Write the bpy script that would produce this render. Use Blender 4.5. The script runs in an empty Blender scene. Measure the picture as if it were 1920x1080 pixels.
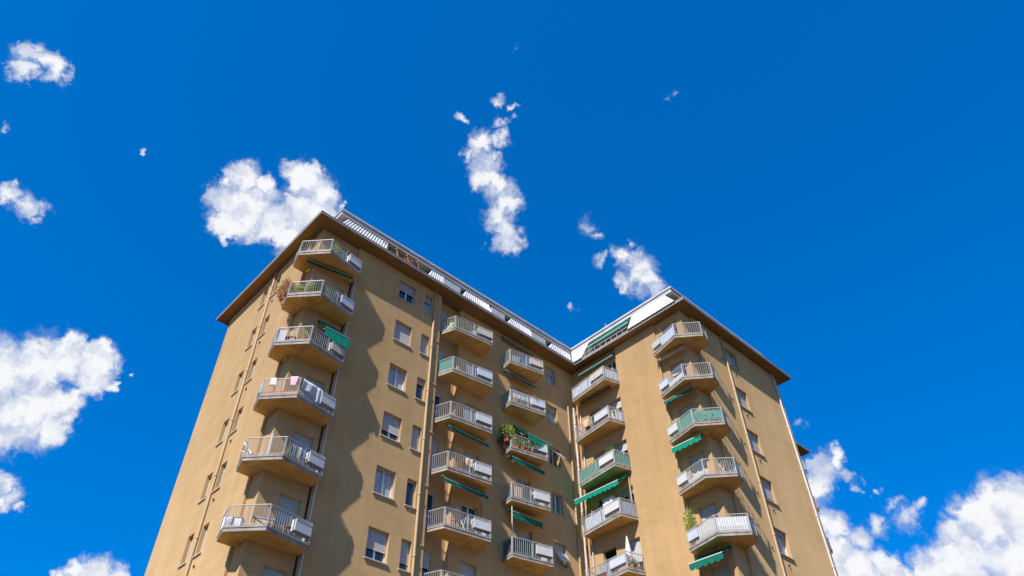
import bpy, bmesh, math, random
from mathutils import Vector, Matrix, noise as mnoise
random.seed(7)
scene = bpy.context.scene
COL = scene.collection
# ---------------------------------------------------------------- camera
ZB = 28.85                     # height of the underside of the top balconies above the ground
F, PITCH, YAW, ROLL = 1370.69, 0.772676, 0.725539, 0.012817
cam_d = bpy.data.cameras.new('camera'); cam = bpy.data.objects.new('camera', cam_d); COL.objects.link(cam)
fw = Vector((math.sin(YAW)*math.cos(PITCH), math.cos(YAW)*math.cos(PITCH), math.sin(PITCH)))
rt = Vector((math.cos(YAW), -math.sin(YAW), 0)); up = rt.cross(fw)
R_ = rt*math.cos(ROLL)+up*math.sin(ROLL); U_ = -rt*math.sin(ROLL)+up*math.cos(ROLL)
M = Matrix((R_, U_, -fw)).transposed().to_4x4(); M.translation = Vector((-11.25, -26.4788, -27.2432+ZB))
cam.matrix_world = M
cam_d.sensor_width = 36; cam_d.lens = 36*F/1920
cam_d.shift_x = (960-919.64)/1920; cam_d.shift_y = -(540-514.70)/1920
cam_d.clip_start = .1; cam_d.clip_end = 6000
scene.camera = cam
# ---------------------------------------------------------------- sun
SUN = Vector((-3.1, -1.0, 3.4)).normalized()          # towards the sun
sd = bpy.data.lights.new('sun', 'SUN'); so = bpy.data.objects.new('sun', sd); COL.objects.link(so)
sd.energy = 5.0; sd.angle = math.radians(.53); sd.color = (1, .955, .95)
so.rotation_euler = (-SUN).to_track_quat('-Z', 'Y').to_euler(); so.location = (-60, -30, 80)
scene.view_settings.view_transform = 'Standard'; scene.view_settings.look = 'None'
scene.view_settings.exposure = .72; scene.view_settings.gamma = 1
# ---------------------------------------------------------------- sky: Nishita sky with cumulus clouds at fixed directions
CLOUDS=[(-0.1081,0.659,0.7443,0.022,0.72),(-0.0893,0.6607,0.7453,0.0223,0.72),(-0.1062,0.674,0.7311,0.0168,0.72),(-0.0746,0.6606,0.7471,0.0119,0.72),(-0.1088,0.6513,0.7509,0.0142,0.72),(-0.1241,0.6508,0.749,0.0038,0.45),(-0.1244,0.6745,0.7277,0.0038,0.36),(-0.0927,0.7233,0.6842,0.0091,0.576),(-0.0527,0.7659,0.6409,0.0197,0.72),(-0.0341,0.7679,0.6397,0.0199,0.72),(-0.0197,0.764,0.6449,0.0147,0.72),(-0.015,0.7733,0.6339,0.01,0.72),(-0.0529,0.7586,0.6494,0.0092,0.72),(-0.0566,0.7713,0.634,0.0144,0.72),(0.0357,0.8668,0.4974,0.0514,1),(0.061,0.8566,0.5124,0.0481,1),(0.0858,0.8437,0.5299,0.0378,1),(0.1129,0.8373,0.5349,0.0319,1),(0.1166,0.8276,0.5491,0.0167,1),(0.1189,0.8492,0.5145,0.0286,1),(0.1441,0.8495,0.5076,0.0115,1),(0.0846,0.8824,0.4629,0.0518,1),(0.1072,0.8822,0.4585,0.0308,1),(0.0633,0.8877,0.456,0.0481,1),(0.1187,0.8834,0.4533,0.0173,1),(0.1049,0.8679,0.4855,0.0311,1),(0.111,0.8604,0.4974,0.0214,1),(0.1167,0.8765,0.4671,0.0186,1),(0.089,0.9136,0.3968,0.0229,0.75),(0.1041,0.9161,0.3872,0.0204,0.75),(0.1203,0.9165,0.3815,0.009,0.75),(0.0893,0.9086,0.4079,0.009,0.75),(0.1006,0.9192,0.3807,0.0191,0.75),(0.2017,0.923,0.3278,0.0203,1),(0.2242,0.9182,0.3266,0.0289,1),(0.2459,0.9122,0.3278,0.0207,1),(0.188,0.9296,0.317,0.0177,1),(0.1519,0.6537,0.7414,0.0343,1),(0.149,0.679,0.7188,0.0342,1),(0.1797,0.6674,0.7227,0.0429,1),(0.1667,0.695,0.6994,0.0357,1),(0.1745,0.7086,0.6837,0.0137,1),(0.132,0.6681,0.7323,0.0163,1),(0.1771,0.6448,0.7436,0.0194,1),(0.2197,0.6148,0.7575,0.0365,1),(0.2061,0.614,0.7619,0.0238,1),(0.2425,0.6158,0.7497,0.0353,1),(0.2294,0.6463,0.7278,0.0394,1),(0.2132,0.6624,0.7182,0.0349,1),(0.2548,0.63,0.7336,0.0354,1),(0.2732,0.6046,0.7482,0.0092,0.8),(0.2175,0.5967,0.7724,0.0183,1),(0.2312,0.6634,0.7117,0.0351,1),(0.1832,0.6859,0.7043,0.038,1),(0.2088,0.6769,0.7059,0.0256,0.8),(0.2386,0.6766,0.6966,0.0197,0.5),(0.358,0.3971,0.8451,0.0153,0.64),(0.3782,0.3896,0.8398,0.0092,0.56),(0.3806,0.4111,0.8283,0.0139,0.64),(0.3882,0.3962,0.8321,0.0069,0.6),(0.3722,0.4444,0.8149,0.0264,0.72),(0.3691,0.4624,0.8062,0.0171,0.72),(0.3897,0.4263,0.8163,0.017,0.64),(0.3941,0.4555,0.7982,0.0265,0.8),(0.4037,0.4735,0.7828,0.025,0.8),(0.4209,0.4656,0.7785,0.0297,0.8),(0.4364,0.4664,0.7694,0.0298,0.8),(0.4527,0.4626,0.7623,0.022,0.8),(0.4442,0.4855,0.753,0.0283,0.8),(0.4603,0.4891,0.7409,0.0315,0.8),(0.4677,0.5004,0.7286,0.0268,0.8),(0.4792,0.486,0.7309,0.0189,0.64),(0.483,0.4955,0.7219,0.0157,0.64),(0.4052,0.4646,0.7874,0.0219,0.8),(0.3351,0.4438,0.8311,0.0108,0.64),(0.5385,0.4069,0.7379,0.0171,0.468),(0.5519,0.4056,0.7286,0.0125,0.4875),(0.5933,0.3883,0.7051,0.0263,0.702),(0.5858,0.3956,0.7074,0.0217,0.702),(0.6114,0.3825,0.6928,0.0278,0.78),(0.6138,0.3952,0.6835,0.0294,0.78),(0.6259,0.3881,0.6765,0.0277,0.78),(0.6395,0.3828,0.6668,0.02,0.78),(0.573,0.4179,0.705,0.0125,0.624),(0.6065,0.4077,0.6826,0.0217,0.78),(0.5872,0.3717,0.719,0.0093,0.585),(0.8313,0.3222,0.4529,0.0306,0.75),(0.8321,0.3405,0.4379,0.0278,0.8),(0.844,0.3059,0.4405,0.0137,0.7),(0.8372,0.3539,0.417,0.0194,0.6),(0.8337,0.3058,0.4599,0.0167,0.8),(0.8514,0.3451,0.3951,0.0252,0.9),(0.8596,0.3615,0.3611,0.0436,1),(0.8667,0.3262,0.3773,0.026,0.85),(0.8719,0.2989,0.3878,0.0213,0.8),(0.8813,0.2725,0.3861,0.0197,0.6),(0.8743,0.3424,0.344,0.0379,1),(0.8899,0.3091,0.3355,0.0324,1),(0.9003,0.2778,0.3351,0.0355,1),(0.9062,0.2479,0.3426,0.0258,1),(0.91,0.2483,0.332,0.0523,1),(0.9062,0.2006,0.3722,0.0419,1),(0.9012,0.2057,0.3816,0.0282,1),(0.9056,0.1777,0.3852,0.0325,1),(0.9117,0.1685,0.3747,0.0458,1),(0.9218,0.1966,0.3341,0.0623,1),(0.9031,0.2329,0.3608,0.027,1),(0.8706,0.2768,0.4068,0.012,0.5),(0.8812,0.2571,0.3967,0.0118,0.5625),(0.8513,0.3026,0.4287,0.0082,0.5),(0.8603,0.2867,0.4216,0.0081,0.5),(0.5085,0.2381,0.8275,0.0119,0.39),(0.5113,0.2262,0.8291,0.0074,0.5),(0.0401,0.6863,0.7262,0.0063,0.5625),(0.5756,0.4839,0.6592,0.0094,0.5),(0.3389,0.3432,0.876,0.0068,0.35),(0.3278,0.3486,0.8781,0.0045,0.35),(0.8036,0.3163,0.5042,0.0085,0.4375),(0.1532,0.8334,0.531,0.0063,0.5),(0.6092,0.4596,0.6462,0.0062,0.4375)]

w = bpy.data.worlds.new('World'); scene.world = w; w.use_nodes = True
nt = w.node_tree; N = nt.nodes; L = nt.links; N.clear()
def nd(t, **k):
    n = N.new(t)
    for a, b in k.items(): setattr(n, a, b)
    return n
def inp(n, i, v):
    if isinstance(v, (int, float, tuple)): n.inputs[i].default_value = v
    else: L.new(v, n.inputs[i])
def m2(op, a, b=0, c=None, clamp=False):
    n = nd('ShaderNodeMath', operation=op, use_clamp=clamp); inp(n, 0, a); inp(n, 1, b)
    if c is not None: inp(n, 2, c)
    return n.outputs[0]
def vm(op, a, b=(0,0,0), s=None):
    n = nd('ShaderNodeVectorMath', operation=op); inp(n, 0, a); inp(n, 1, b)
    if s is not None: inp(n, 3, s)
    return n
tc = nd('ShaderNodeTexCoord'); DIR = vm('NORMALIZE', tc.outputs['Generated']).outputs[0]
def nz(vec, scale, detail=6, rough=.6, lac=2.0):
    n = nd('ShaderNodeTexNoise'); L.new(vec, n.inputs['Vector']); n.inputs['Scale'].default_value = scale
    n.inputs['Detail'].default_value = detail; n.inputs['Roughness'].default_value = rough; n.inputs['Lacunarity'].default_value = lac
    return n
n1 = nz(DIR, 22, 5, .62)
off = vm('SCALE', vm('SUBTRACT', n1.outputs['Color'], (.5,.5,.5)).outputs[0], s=.05).outputs[0]
n2 = nz(DIR, 80, 5, .55)
off2 = vm('SCALE', vm('SUBTRACT', n2.outputs['Color'], (.5,.5,.5)).outputs[0], s=.016).outputs[0]
P = vm('ADD', vm('ADD', DIR, off).outputs[0], off2).outputs[0]
acc = None; acc2 = None
for (cx, cy, cz, r, wt) in CLOUDS:
    dn = vm('DISTANCE', P, (cx, cy, cz)).outputs['Value']
    f = m2('MULTIPLY_ADD', dn, -wt/r, wt)
    acc = f if acc is None else m2('SMOOTH_MAX', acc, f, .12)
# unseen clouds behind and beside the view, added for neutral white fill light
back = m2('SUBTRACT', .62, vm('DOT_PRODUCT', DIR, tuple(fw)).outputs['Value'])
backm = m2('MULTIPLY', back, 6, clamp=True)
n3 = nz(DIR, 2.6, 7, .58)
fill_clouds = m2('MULTIPLY', m2('SUBTRACT', n3.outputs['Fac'], .545), 7)
fill_clouds = m2('MINIMUM', m2('MULTIPLY', m2('MAXIMUM', fill_clouds, 0), backm), 1)
acc = m2('MAXIMUM', acc, fill_clouds)
n4 = nz(P, 44, 8, .6)
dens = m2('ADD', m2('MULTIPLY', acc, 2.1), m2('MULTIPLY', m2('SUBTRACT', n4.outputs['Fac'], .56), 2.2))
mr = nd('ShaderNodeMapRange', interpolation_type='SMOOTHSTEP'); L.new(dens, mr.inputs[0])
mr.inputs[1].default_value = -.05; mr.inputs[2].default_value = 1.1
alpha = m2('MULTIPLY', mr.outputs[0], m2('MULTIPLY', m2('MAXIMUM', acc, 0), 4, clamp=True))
n5 = nz(P, 26, 5, .5); n6 = nz(vm('ADD', P, tuple(SUN*.014)).outputs[0], 26, 5, .5)
sun_shading = m2('MULTIPLY', m2('SUBTRACT', n5.outputs['Fac'], n6.outputs['Fac']), 3.2)  # sunward and shaded sides of the clouds painted into their colour
lit = nd('ShaderNodeMapRange', interpolation_type='SMOOTHSTEP')
L.new(m2('ADD', m2('ADD', m2('MULTIPLY', acc, 1.3), sun_shading), m2('SUBTRACT', n5.outputs['Fac'], .5)), lit.inputs[0])
lit.inputs[1].default_value = -.1; lit.inputs[2].default_value = 1.25
cc = nd('ShaderNodeMix', data_type='RGBA'); L.new(lit.outputs[0], cc.inputs[0])
cc.inputs[6].default_value = (4.6, 5.4, 7.4, 1); cc.inputs[7].default_value = (9.3, 9.4, 9.7, 1)
sky = nd('ShaderNodeTexSky', sky_type='NISHITA'); sky.sun_disc = False
sky.sun_elevation = math.asin(SUN.z); sky.sun_rotation = math.atan2(SUN.x, SUN.y)
sky.altitude = 100; sky.air_density = 1.0; sky.dust_density = .3; sky.ozone_density = 3.0
gm = nd('ShaderNodeGamma'); L.new(sky.outputs[0], gm.inputs[0]); gm.inputs[1].default_value = .7
tint = nd('ShaderNodeMix', data_type='RGBA', blend_type='MULTIPLY'); tint.inputs[0].default_value = 1
L.new(gm.outputs[0], tint.inputs[6]); tint.inputs[7].default_value = SKYT = (0, 1.25, 2.9, 1)
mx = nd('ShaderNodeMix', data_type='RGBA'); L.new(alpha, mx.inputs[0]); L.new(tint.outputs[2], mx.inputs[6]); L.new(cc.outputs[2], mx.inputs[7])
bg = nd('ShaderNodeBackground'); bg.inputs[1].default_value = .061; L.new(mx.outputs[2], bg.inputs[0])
out = nd('ShaderNodeOutputWorld'); L.new(bg.outputs[0], out.inputs[0])
w.cycles.sampling_method = 'MANUAL'; w.cycles.sample_map_resolution = 512
# ---------------------------------------------------------------- materials
MAT = {}
def mat(name, col, rough=.7, spec=.3, metal=0, var=0, vscale=3.0, bump=0, bscale=40, tint2=None, streak=0, trans=0):
    m = bpy.data.materials.new(name); m.use_nodes = True; t = m.node_tree; b = t.nodes['Principled BSDF']
    b.inputs['Roughness'].default_value = rough; b.inputs['Specular IOR Level'].default_value = spec; b.inputs['Metallic'].default_value = metal
    b.inputs['Base Color'].default_value = (*col, 1)
    g = t.nodes.new('ShaderNodeNewGeometry') if (var or bump) else None
    if var:
        n = t.nodes.new('ShaderNodeTexNoise'); n.inputs['Scale'].default_value = vscale; n.inputs['Detail'].default_value = 8; n.inputs['Roughness'].default_value = .65
        mp = t.nodes.new('ShaderNodeMapping'); t.links.new(g.outputs['Position'], mp.inputs[0]); t.links.new(mp.outputs[0], n.inputs['Vector'])
        if streak: mp.inputs['Scale'].default_value = (1, 1, streak)
        r = t.nodes.new('ShaderNodeMapRange'); t.links.new(n.outputs['Fac'], r.inputs[0]); r.inputs[1].default_value = .3; r.inputs[2].default_value = .7
        x = t.nodes.new('ShaderNodeMix'); x.data_type = 'RGBA'; t.links.new(r.outputs[0], x.inputs[0])
        c2 = tint2 or tuple(c*(1-var) for c in col)
        x.inputs[6].default_value = (*c2, 1); x.inputs[7].default_value = (*col, 1)
        t.links.new(x.outputs[2], b.inputs['Base Color'])
    if bump:
        n = t.nodes.new('ShaderNodeTexNoise'); n.inputs['Scale'].default_value = bscale; n.inputs['Detail'].default_value = 4
        t.links.new(g.outputs['Position'], n.inputs['Vector'])
        bp = t.nodes.new('ShaderNodeBump'); bp.inputs['Strength'].default_value = bump; bp.inputs['Distance'].default_value = .02
        t.links.new(n.outputs['Fac'], bp.inputs['Height']); t.links.new(bp.outputs[0], b.inputs['Normal'])
    if trans:
        # thin fabric / leaf: some light passes through
        tr = t.nodes.new('ShaderNodeBsdfTranslucent'); tr.inputs[0].default_value = (*[min(1, c*1.3) for c in col], 1)
        ms = t.nodes.new('ShaderNodeMixShader'); ms.inputs[0].default_value = trans
        t.links.new(b.outputs[0], ms.inputs[1]); t.links.new(tr.outputs[0], ms.inputs[2]); t.links.new(ms.outputs[0], t.nodes['Material Output'].inputs[0])
    MAT[name] = m; return m
def wall_mat():
    m = mat('stucco', (.56, .355, .165), .92, .1); m.node_tree.nodes['Principled BSDF'].inputs['Diffuse Roughness'].default_value = 1
    t = m.node_tree; b = t.nodes['Principled BSDF']; nn = t.nodes.new; ln = t.links.new
    g = nn('ShaderNodeNewGeometry'); sp = nn('ShaderNodeSeparateXYZ'); ln(g.outputs['Position'], sp.inputs[0])
    def noi(scale, det, sc=(1,1,1)):
        mp = nn('ShaderNodeMapping'); mp.inputs['Scale'].default_value = sc; ln(g.outputs['Position'], mp.inputs[0])
        n = nn('ShaderNodeTexNoise'); n.inputs['Scale'].default_value = scale; n.inputs['Detail'].default_value = det; n.inputs['Roughness'].default_value = .62
        ln(mp.outputs[0], n.inputs['Vector']); return n.outputs['Fac']
    def math_(op, a, c=0, cl=False):
        n = nn('ShaderNodeMath'); n.operation = op; n.use_clamp = cl
        for i, v in enumerate((a, c)):
            if isinstance(v, (int, float)): n.inputs[i].default_value = v
            else: ln(v, n.inputs[i])
        return n.outputs[0]
    big = noi(.35, 6); strk = noi(1.6, 6, (1, 1, .12)); fine = noi(9, 6); hor = noi(.5, 4, (1, 1, 5))
    s = math_('ADD', math_('MULTIPLY', math_('SUBTRACT', big, .5), .75), math_('MULTIPLY', math_('SUBTRACT', strk, .5), .7))
    s = math_('ADD', s, math_('MULTIPLY', math_('SUBTRACT', fine, .5), .16)); s = math_('ADD', s, math_('MULTIPLY', math_('SUBTRACT', hor, .5), .45))
    # weathered band along every floor slab (a stain in the render coat)
    ph = math_('FRACT', math_('DIVIDE', math_('SUBTRACT', sp.outputs[2], ZB-.02-30), 3.0))
    bd = math_('SUBTRACT', 1, math_('MULTIPLY', math_('ABSOLUTE', math_('SUBTRACT', ph, .04)), 22), True)
    s = math_('SUBTRACT', s, math_('MULTIPLY', math_('MULTIPLY', bd, hor), .12))
    fac = math_('ADD', s, .5, True)
    x = nn('ShaderNodeMix'); x.data_type = 'RGBA'; ln(fac, x.inputs[0])
    x.inputs[6].default_value = (.43, .272, .118, 1); x.inputs[7].default_value = (.70, .475, .23, 1); ln(x.outputs[2], b.inputs['Base Color'])
    n = nn('ShaderNodeTexNoise'); n.inputs['Scale'].default_value = 55; n.inputs['Detail'].default_value = 5; ln(g.outputs['Position'], n.inputs['Vector'])
    bp = nn('ShaderNodeBump'); bp.inputs['Strength'].default_value = .35; bp.inputs['Distance'].default_value = .012; ln(n.outputs['Fac'], bp.inputs['Height'])
    bp2 = nn('ShaderNodeBump'); bp2.inputs['Strength'].default_value = .25; bp2.inputs['Distance'].default_value = .05; ln(big, bp2.inputs['Height']); ln(bp.outputs[0], bp2.inputs['Normal'])
    ln(bp2.outputs[0], b.inputs['Normal'])
wall_mat()
mat('slab_paint', (.60, .39, .15), .9, .1, var=.42, vscale=1.6, bump=.2)
mat('floor_tile', (.16, .10, .07), .8, .2, var=.3, vscale=3)
mat('slab_edge', (.38, .34, .29), .85, .2, var=.55, vscale=2.5, bump=.3)
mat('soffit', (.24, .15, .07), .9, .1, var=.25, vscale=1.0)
mat('gutter', (.36, .34, .31), .5, .5, metal=.3, var=.3, vscale=2)
mat('roof_metal', (.46, .45, .43), .5, .4, var=.3, vscale=1.5)
mat('rail_paint', (.40, .39, .365), .5, .4, var=.25, vscale=5)
mat('rust_rail', (.42, .33, .25), .7, .3, var=.4, vscale=6)
mat('white_sheet', (.54, .53, .51), .6, .3, var=.12, vscale=3)
mat('planter_cream', (.50, .46, .38), .7, .2, var=.25, vscale=5)
mat('grey_under', (.33, .33, .34), .7, .3, var=.2, vscale=3)
mat('corrugated', (.50, .485, .46), .6, .3, var=.14, vscale=1.2, streak=.3)
mat('cheek', (.42, .41, .40), .7, .3, var=.2)
mat('parapet', (.45, .46, .44), .8, .2, var=.2)
mat('attic_wall', (.16, .13, .11), .9, .1, var=.3)
mat('shutter', (.47, .45, .41), .8, .1, var=.08)
mat('shutter_tan', (.50, .45, .37), .6, .3, var=.1)
mat('frame_white', (.60, .59, .56), .45, .4)
mat('frame_dark', (.10, .08, .06), .5, .4)
mat('stone_sill', (.48, .43, .36), .7, .3, var=.25, vscale=6)
mat('glass', (.035, .045, .055), .06, .9)
mat('glass_teal', (.10, .17, .18), .08, .9)
mat('curtain', (.45, .45, .43), .25, .6, var=.35, vscale=7, streak=.1)
mat('dark_room', (.015, .013, .012), .8, .1)
mat('pipe_tan', (.48, .33, .17), .6, .3, var=.12)
mat('pipe_white', (.56, .52, .46), .5, .4, var=.2, vscale=4)
mat('dark_matt', (.05, .045, .04), .9, .1)  # near-black for vents, feet and the painted shade strip beside the pier
mat('awning_green', (.0, .27, .165), .75, .2, var=.15, vscale=4, trans=.25)
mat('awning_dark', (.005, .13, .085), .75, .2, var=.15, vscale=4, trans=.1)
mat('awning_stripe', (.75, .75, .70), .7, .2)
mat('green_mesh', (.10, .33, .24), .7, .2, var=.2, vscale=8, trans=.3)
mat('dark_green_sheet', (.025, .06, .055), .6, .3, var=.3, vscale=9)
mat('grey_sheet', (.36, .39, .42), .6, .3, var=.2, vscale=5, trans=.15)
mat('blue_grey_sheet', (.48, .52, .56), .6, .3, var=.15, vscale=4)
mat('lattice', (.50, .48, .45), .7, .3, var=.3, vscale=6)
mat('maroon', (.14, .05, .05), .6, .3)
mat('reed', (.30, .17, .07), .85, .1, var=.5, vscale=8)
mat('timber', (.33, .17, .07), .7, .2, var=.3, vscale=4)
mat('leaf_green', (.11, .25, .04), .6, .3, var=.5, vscale=9, trans=.3)
mat('leaf_lime', (.32, .42, .07), .6, .3, var=.45, vscale=9, trans=.35)
mat('leaf_dark', (.03, .07, .015), .6, .3, var=.4, vscale=9, trans=.2)
mat('leaf_dry', (.48, .24, .11), .8, .1, var=.4, vscale=10, trans=.25)
mat('bark', (.12, .08, .05), .9, .1)
mat('terracotta', (.45, .17, .09), .8, .2, var=.2)
mat('petal_red', (.55, .03, .04), .6, .3)
mat('petal_orange', (.65, .20, .06), .6, .3)
mat('cloth_white', (.62, .60, .60), .85, .1, var=.1, trans=.15)
mat('cloth_blue', (.10, .16, .33), .85, .1, var=.3, vscale=12)
mat('cloth_pink', (.62, .38, .42), .85, .1, var=.2)
mat('cloth_tan', (.58, .42, .26), .85, .1, var=.2)
mat('plastic_red', (.45, .04, .03), .5, .4)
mat('dish_grey', (.30, .29, .30), .6, .3)
mat('steel', (.45, .45, .45), .35, .5, metal=.7)
mat('ground_mat', (.10, .065, .032), .9, .2, var=.35, vscale=.15)
# ---------------------------------------------------------------- helpers
def z_(z): return z+ZB
def link(name, me, m, parent=None):
    if not isinstance(m, (list, tuple)): m = [m]
    for k in m: me.materials.append(MAT[k])
    o = bpy.data.objects.new(name, me); COL.objects.link(o)
    if parent is not None: o.parent = parent
    return o
def obj(name, bm, m, parent=None, smooth=False):
    bmesh.ops.recalc_face_normals(bm, faces=bm.faces)
    me = bpy.data.meshes.new(name); bm.to_mesh(me); bm.free()
    if smooth:
        for p in me.polygons: p.use_smooth = True
    return link(name, me, m, parent)
def quad(bm, pts, mi=0):
    f = bm.faces.new([bm.verts.new(p) for p in pts]); f.material_index = mi; return f
def hexa(bm, p, mi=0):      # p: 8 points, bottom 4 then top 4 in the same order
    v = [bm.verts.new(q) for q in p]
    for idx in ((0,1,2,3), (4,5,6,7), (0,1,5,4), (1,2,6,5), (2,3,7,6), (3,0,4,7)):
        f = bm.faces.new([v[i] for i in idx]); f.material_index = mi
def box(bm, x0, x1, y0, y1, z0, z1, mi=0):
    hexa(bm, [(x0,y0,z0),(x1,y0,z0),(x1,y1,z0),(x0,y1,z0),(x0,y0,z1),(x1,y0,z1),(x1,y1,z1),(x0,y1,z1)], mi)
def bar(bm, a, b, w, h=None, mi=0):     # square bar from a to b
    a = Vector(a); b = Vector(b); h = h or w; d = (b-a).normalized()
    s = d.cross(Vector((0,0,1)))
    if s.length < 1e-3: s = Vector((1,0,0))
    s.normalize(); t = s.cross(d).normalized()
    P = []
    for c in (a, b):
        for i, j in ((-1,-1), (1,-1), (1,1), (-1,1)): P.append(c+s*i*w/2+t*j*h/2)
    hexa(bm, P, mi)
def tube(bm, pts, r, n=8, mi=0, cap=True):
    pts = [Vector(p) for p in pts]; rings = []
    for i, p in enumerate(pts):
        d = (pts[min(i+1, len(pts)-1)]-pts[max(i-1, 0)]).normalized()
        s = d.cross(Vector((0,0,1)))
        if s.length < 1e-3: s = Vector((1,0,0))
        s.normalize(); t = s.cross(d).normalized(); rr = r[i] if isinstance(r, (list, tuple)) else r
        rings.append([bm.verts.new(p+(s*math.cos(2*math.pi*k/n)+t*math.sin(2*math.pi*k/n))*rr) for k in range(n)])
    for a, b in zip(rings, rings[1:]):
        for k in range(n):
            f = bm.faces.new((a[k], a[(k+1)%n], b[(k+1)%n], b[k])); f.material_index = mi
    if cap:
        for rg in (rings[0], rings[-1]):
            try: bm.faces.new(rg).material_index = mi
            except ValueError: pass
def prism(bm, poly, z0, z1, mi_side=0, mi_bot=0, mi_top=0):
    b = [bm.verts.new((x, y, z0)) for x, y in poly]; t = [bm.verts.new((x, y, z1)) for x, y in poly]
    bm.faces.new(b[::-1]).material_index = mi_bot; bm.faces.new(t).material_index = mi_top
    n = len(poly)
    for i in range(n): bm.faces.new((b[i], b[(i+1)%n], t[(i+1)%n], t[i])).material_index = mi_side
def empty(name, loc, label=None, cat=None, group=None):
    o = bpy.data.objects.new(name, None); COL.objects.link(o); o.location = loc; o.empty_display_size = .3
    if label: tag(o, label, cat, group)
    return o
def tag(o, label, cat=None, group=None):
    o['label'] = label
    if cat: o['category'] = cat
    if group: o['group'] = group
    return o
class Frame:                # a wall plane: s runs along the wall, n points out of it
    def __init__(self, kind, plane):
        self.k = kind; self.p = plane
    def pt(self, s, z, n=0):
        if self.k == 'x': return Vector((s, self.p-n, z_(z)))       # wall along X, facing -Y
        return Vector((self.p-n, s, z_(z)))                         # wall along Y, facing -X
    def box(self, bm, s0, s1, z0, z1, n0, n1, mi=0):
        P = self.pt
        hexa(bm, [P(s0,z0,n0), P(s1,z0,n0), P(s1,z0,n1), P(s0,z0,n1), P(s0,z1,n0), P(s1,z1,n0), P(s1,z1,n1), P(s0,z1,n1)], mi)
FA, FB, FC, FD = Frame('y', 0.0), Frame('x', .18), Frame('y', 19.95), Frame('x', -8.92)
FBp, FAp, FCp, FDp = Frame('x', .03), Frame('y', -.13), Frame('y', 19.82), Frame('x', -9.07)   # wall parts standing proud of the balcony bays
FR = Frame('x', .18+.30)     # back of the recessed bay
BASE = -ZB
ZE = 2.84                   # underside of the eaves
building = empty('apartment_building', (0, 0, 0), 'tall L-shaped ochre stucco apartment block with stacked angular balconies and white corrugated attic', 'building')
def facade(fr, s0, s1, holes, z0=BASE, z1=ZE, reveal=.25, name='wall'):
    bm = bmesh.new(); P = fr.pt
    S = sorted({s0, s1} | {h[0] for h in holes} | {h[1] for h in holes}); Zs = sorted({z0, z1} | {h[2] for h in holes} | {h[3] for h in holes})
    def inside(s, z): return any(h[0] < s < h[1] and h[2] < z < h[3] for h in holes)
    for a, b in zip(S, S[1:]):
        run = None
        for c, d in zip(Zs, Zs[1:]):
            if not inside((a+b)/2, (c+d)/2): quad(bm, [P(a,c), P(b,c), P(b,d), P(a,d)])
    for h in holes:
        a, b, c, d = h[:4]
        quad(bm, [P(a,c), P(a,d), P(a,d,-reveal), P(a,c,-reveal)]); quad(bm, [P(b,c), P(b,d), P(b,d,-reveal), P(b,c,-reveal)])
        quad(bm, [P(a,c), P(b,c), P(b,c,-reveal), P(a,c,-reveal)]); quad(bm, [P(a,d), P(b,d), P(b,d,-reveal), P(a,d,-reveal)])
    bmesh.ops.remove_doubles(bm, verts=bm.verts, dist=1e-4)
    return obj(name, bm, 'stucco', building)
def window(fr, s0, s1, z0, z1, shut=.5, glass='glass', frame='frame_white', leaves=2, sill=True, shutmat='shutter', depth=.25, door=False, open_gap=0, name=None):
    bm = bmesh.new(); t = .055; nb = -depth+.0
    fr.box(bm, s0, s1, z1-t, z1, nb-.02, nb+.05); fr.box(bm, s0, s1, z0, z0+t, nb-.02, nb+.05)
    fr.box(bm, s0, s0+t, z0+t, z1-t, nb-.02, nb+.05); fr.box(bm, s1-t, s1, z0+t, z1-t, nb-.02, nb+.05)
    if leaves == 2: fr.box(bm, (s0+s1)/2-.045, (s0+s1)/2+.045, z0+t, z1-t, nb-.02, nb+.06)
    if door: fr.box(bm, s0+t, s1-t, z0+.85, z0+.92, nb-.02, nb+.045)
    fo = obj(name or ('balcony_door' if door else 'window'), bm, frame, building)
    bm = bmesh.new(); fr.box(bm, s0+t, s1-t, z0+t, z1-t, nb-.015, nb); obj('pane', bm, glass, fo)
    if shut > 0:
        zb = z1-(z1-z0)*shut; bm = bmesh.new(); P = fr.pt; k = zb; sl = .055
        n0 = nb+.075
        while k < z1-1e-3:                                   # slats
            e = min(k+sl, z1)
            hexa(bm, [P(s0+.01,k+.004,n0), P(s1-.01,k+.004,n0), P(s1-.01,k+.004,n0+.018), P(s0+.01,k+.004,n0+.018), P(s0+.01,e,n0), P(s1-.01,e,n0), P(s1-.01,e,n0+.010), P(s0+.01,e,n0+.010)])
            k += sl
        fr.box(bm, s0+.01, s1-.01, zb-.03, zb, n0-.004, n0+.026)
        obj('roller_shutter', bm, shutmat, fo)
    if sill and not door:
        bm = bmesh.new(); fr.box(bm, s0-.06, s1+.06, z0-.05, z0+.004, -.16, .07); obj('sill', bm, 'stone_sill', fo)
    return fo
NI = 9          # storeys with balconies
# ---- windows: (shutter fraction, glass)
def holes_for(cols):
    H = []
    for (s0, s1, z0, z1, *_ ) in cols:
        for i in range(NI): H.append((s0, s1, z0-3*i, z1-3*i))
    return H
w1 = [(5.30, 6.43, .86, 2.26), (7.11, 7.69, .86, 2.26)]
cor_door = (.93, 1.98, .2, 2.34)
b3r = (10.67, 11.77, .2, 2.34); b4 = (14.66, 15.64, .2, 2.28); b5 = (17.34, 18.24, 1.0, 2.34)

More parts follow.
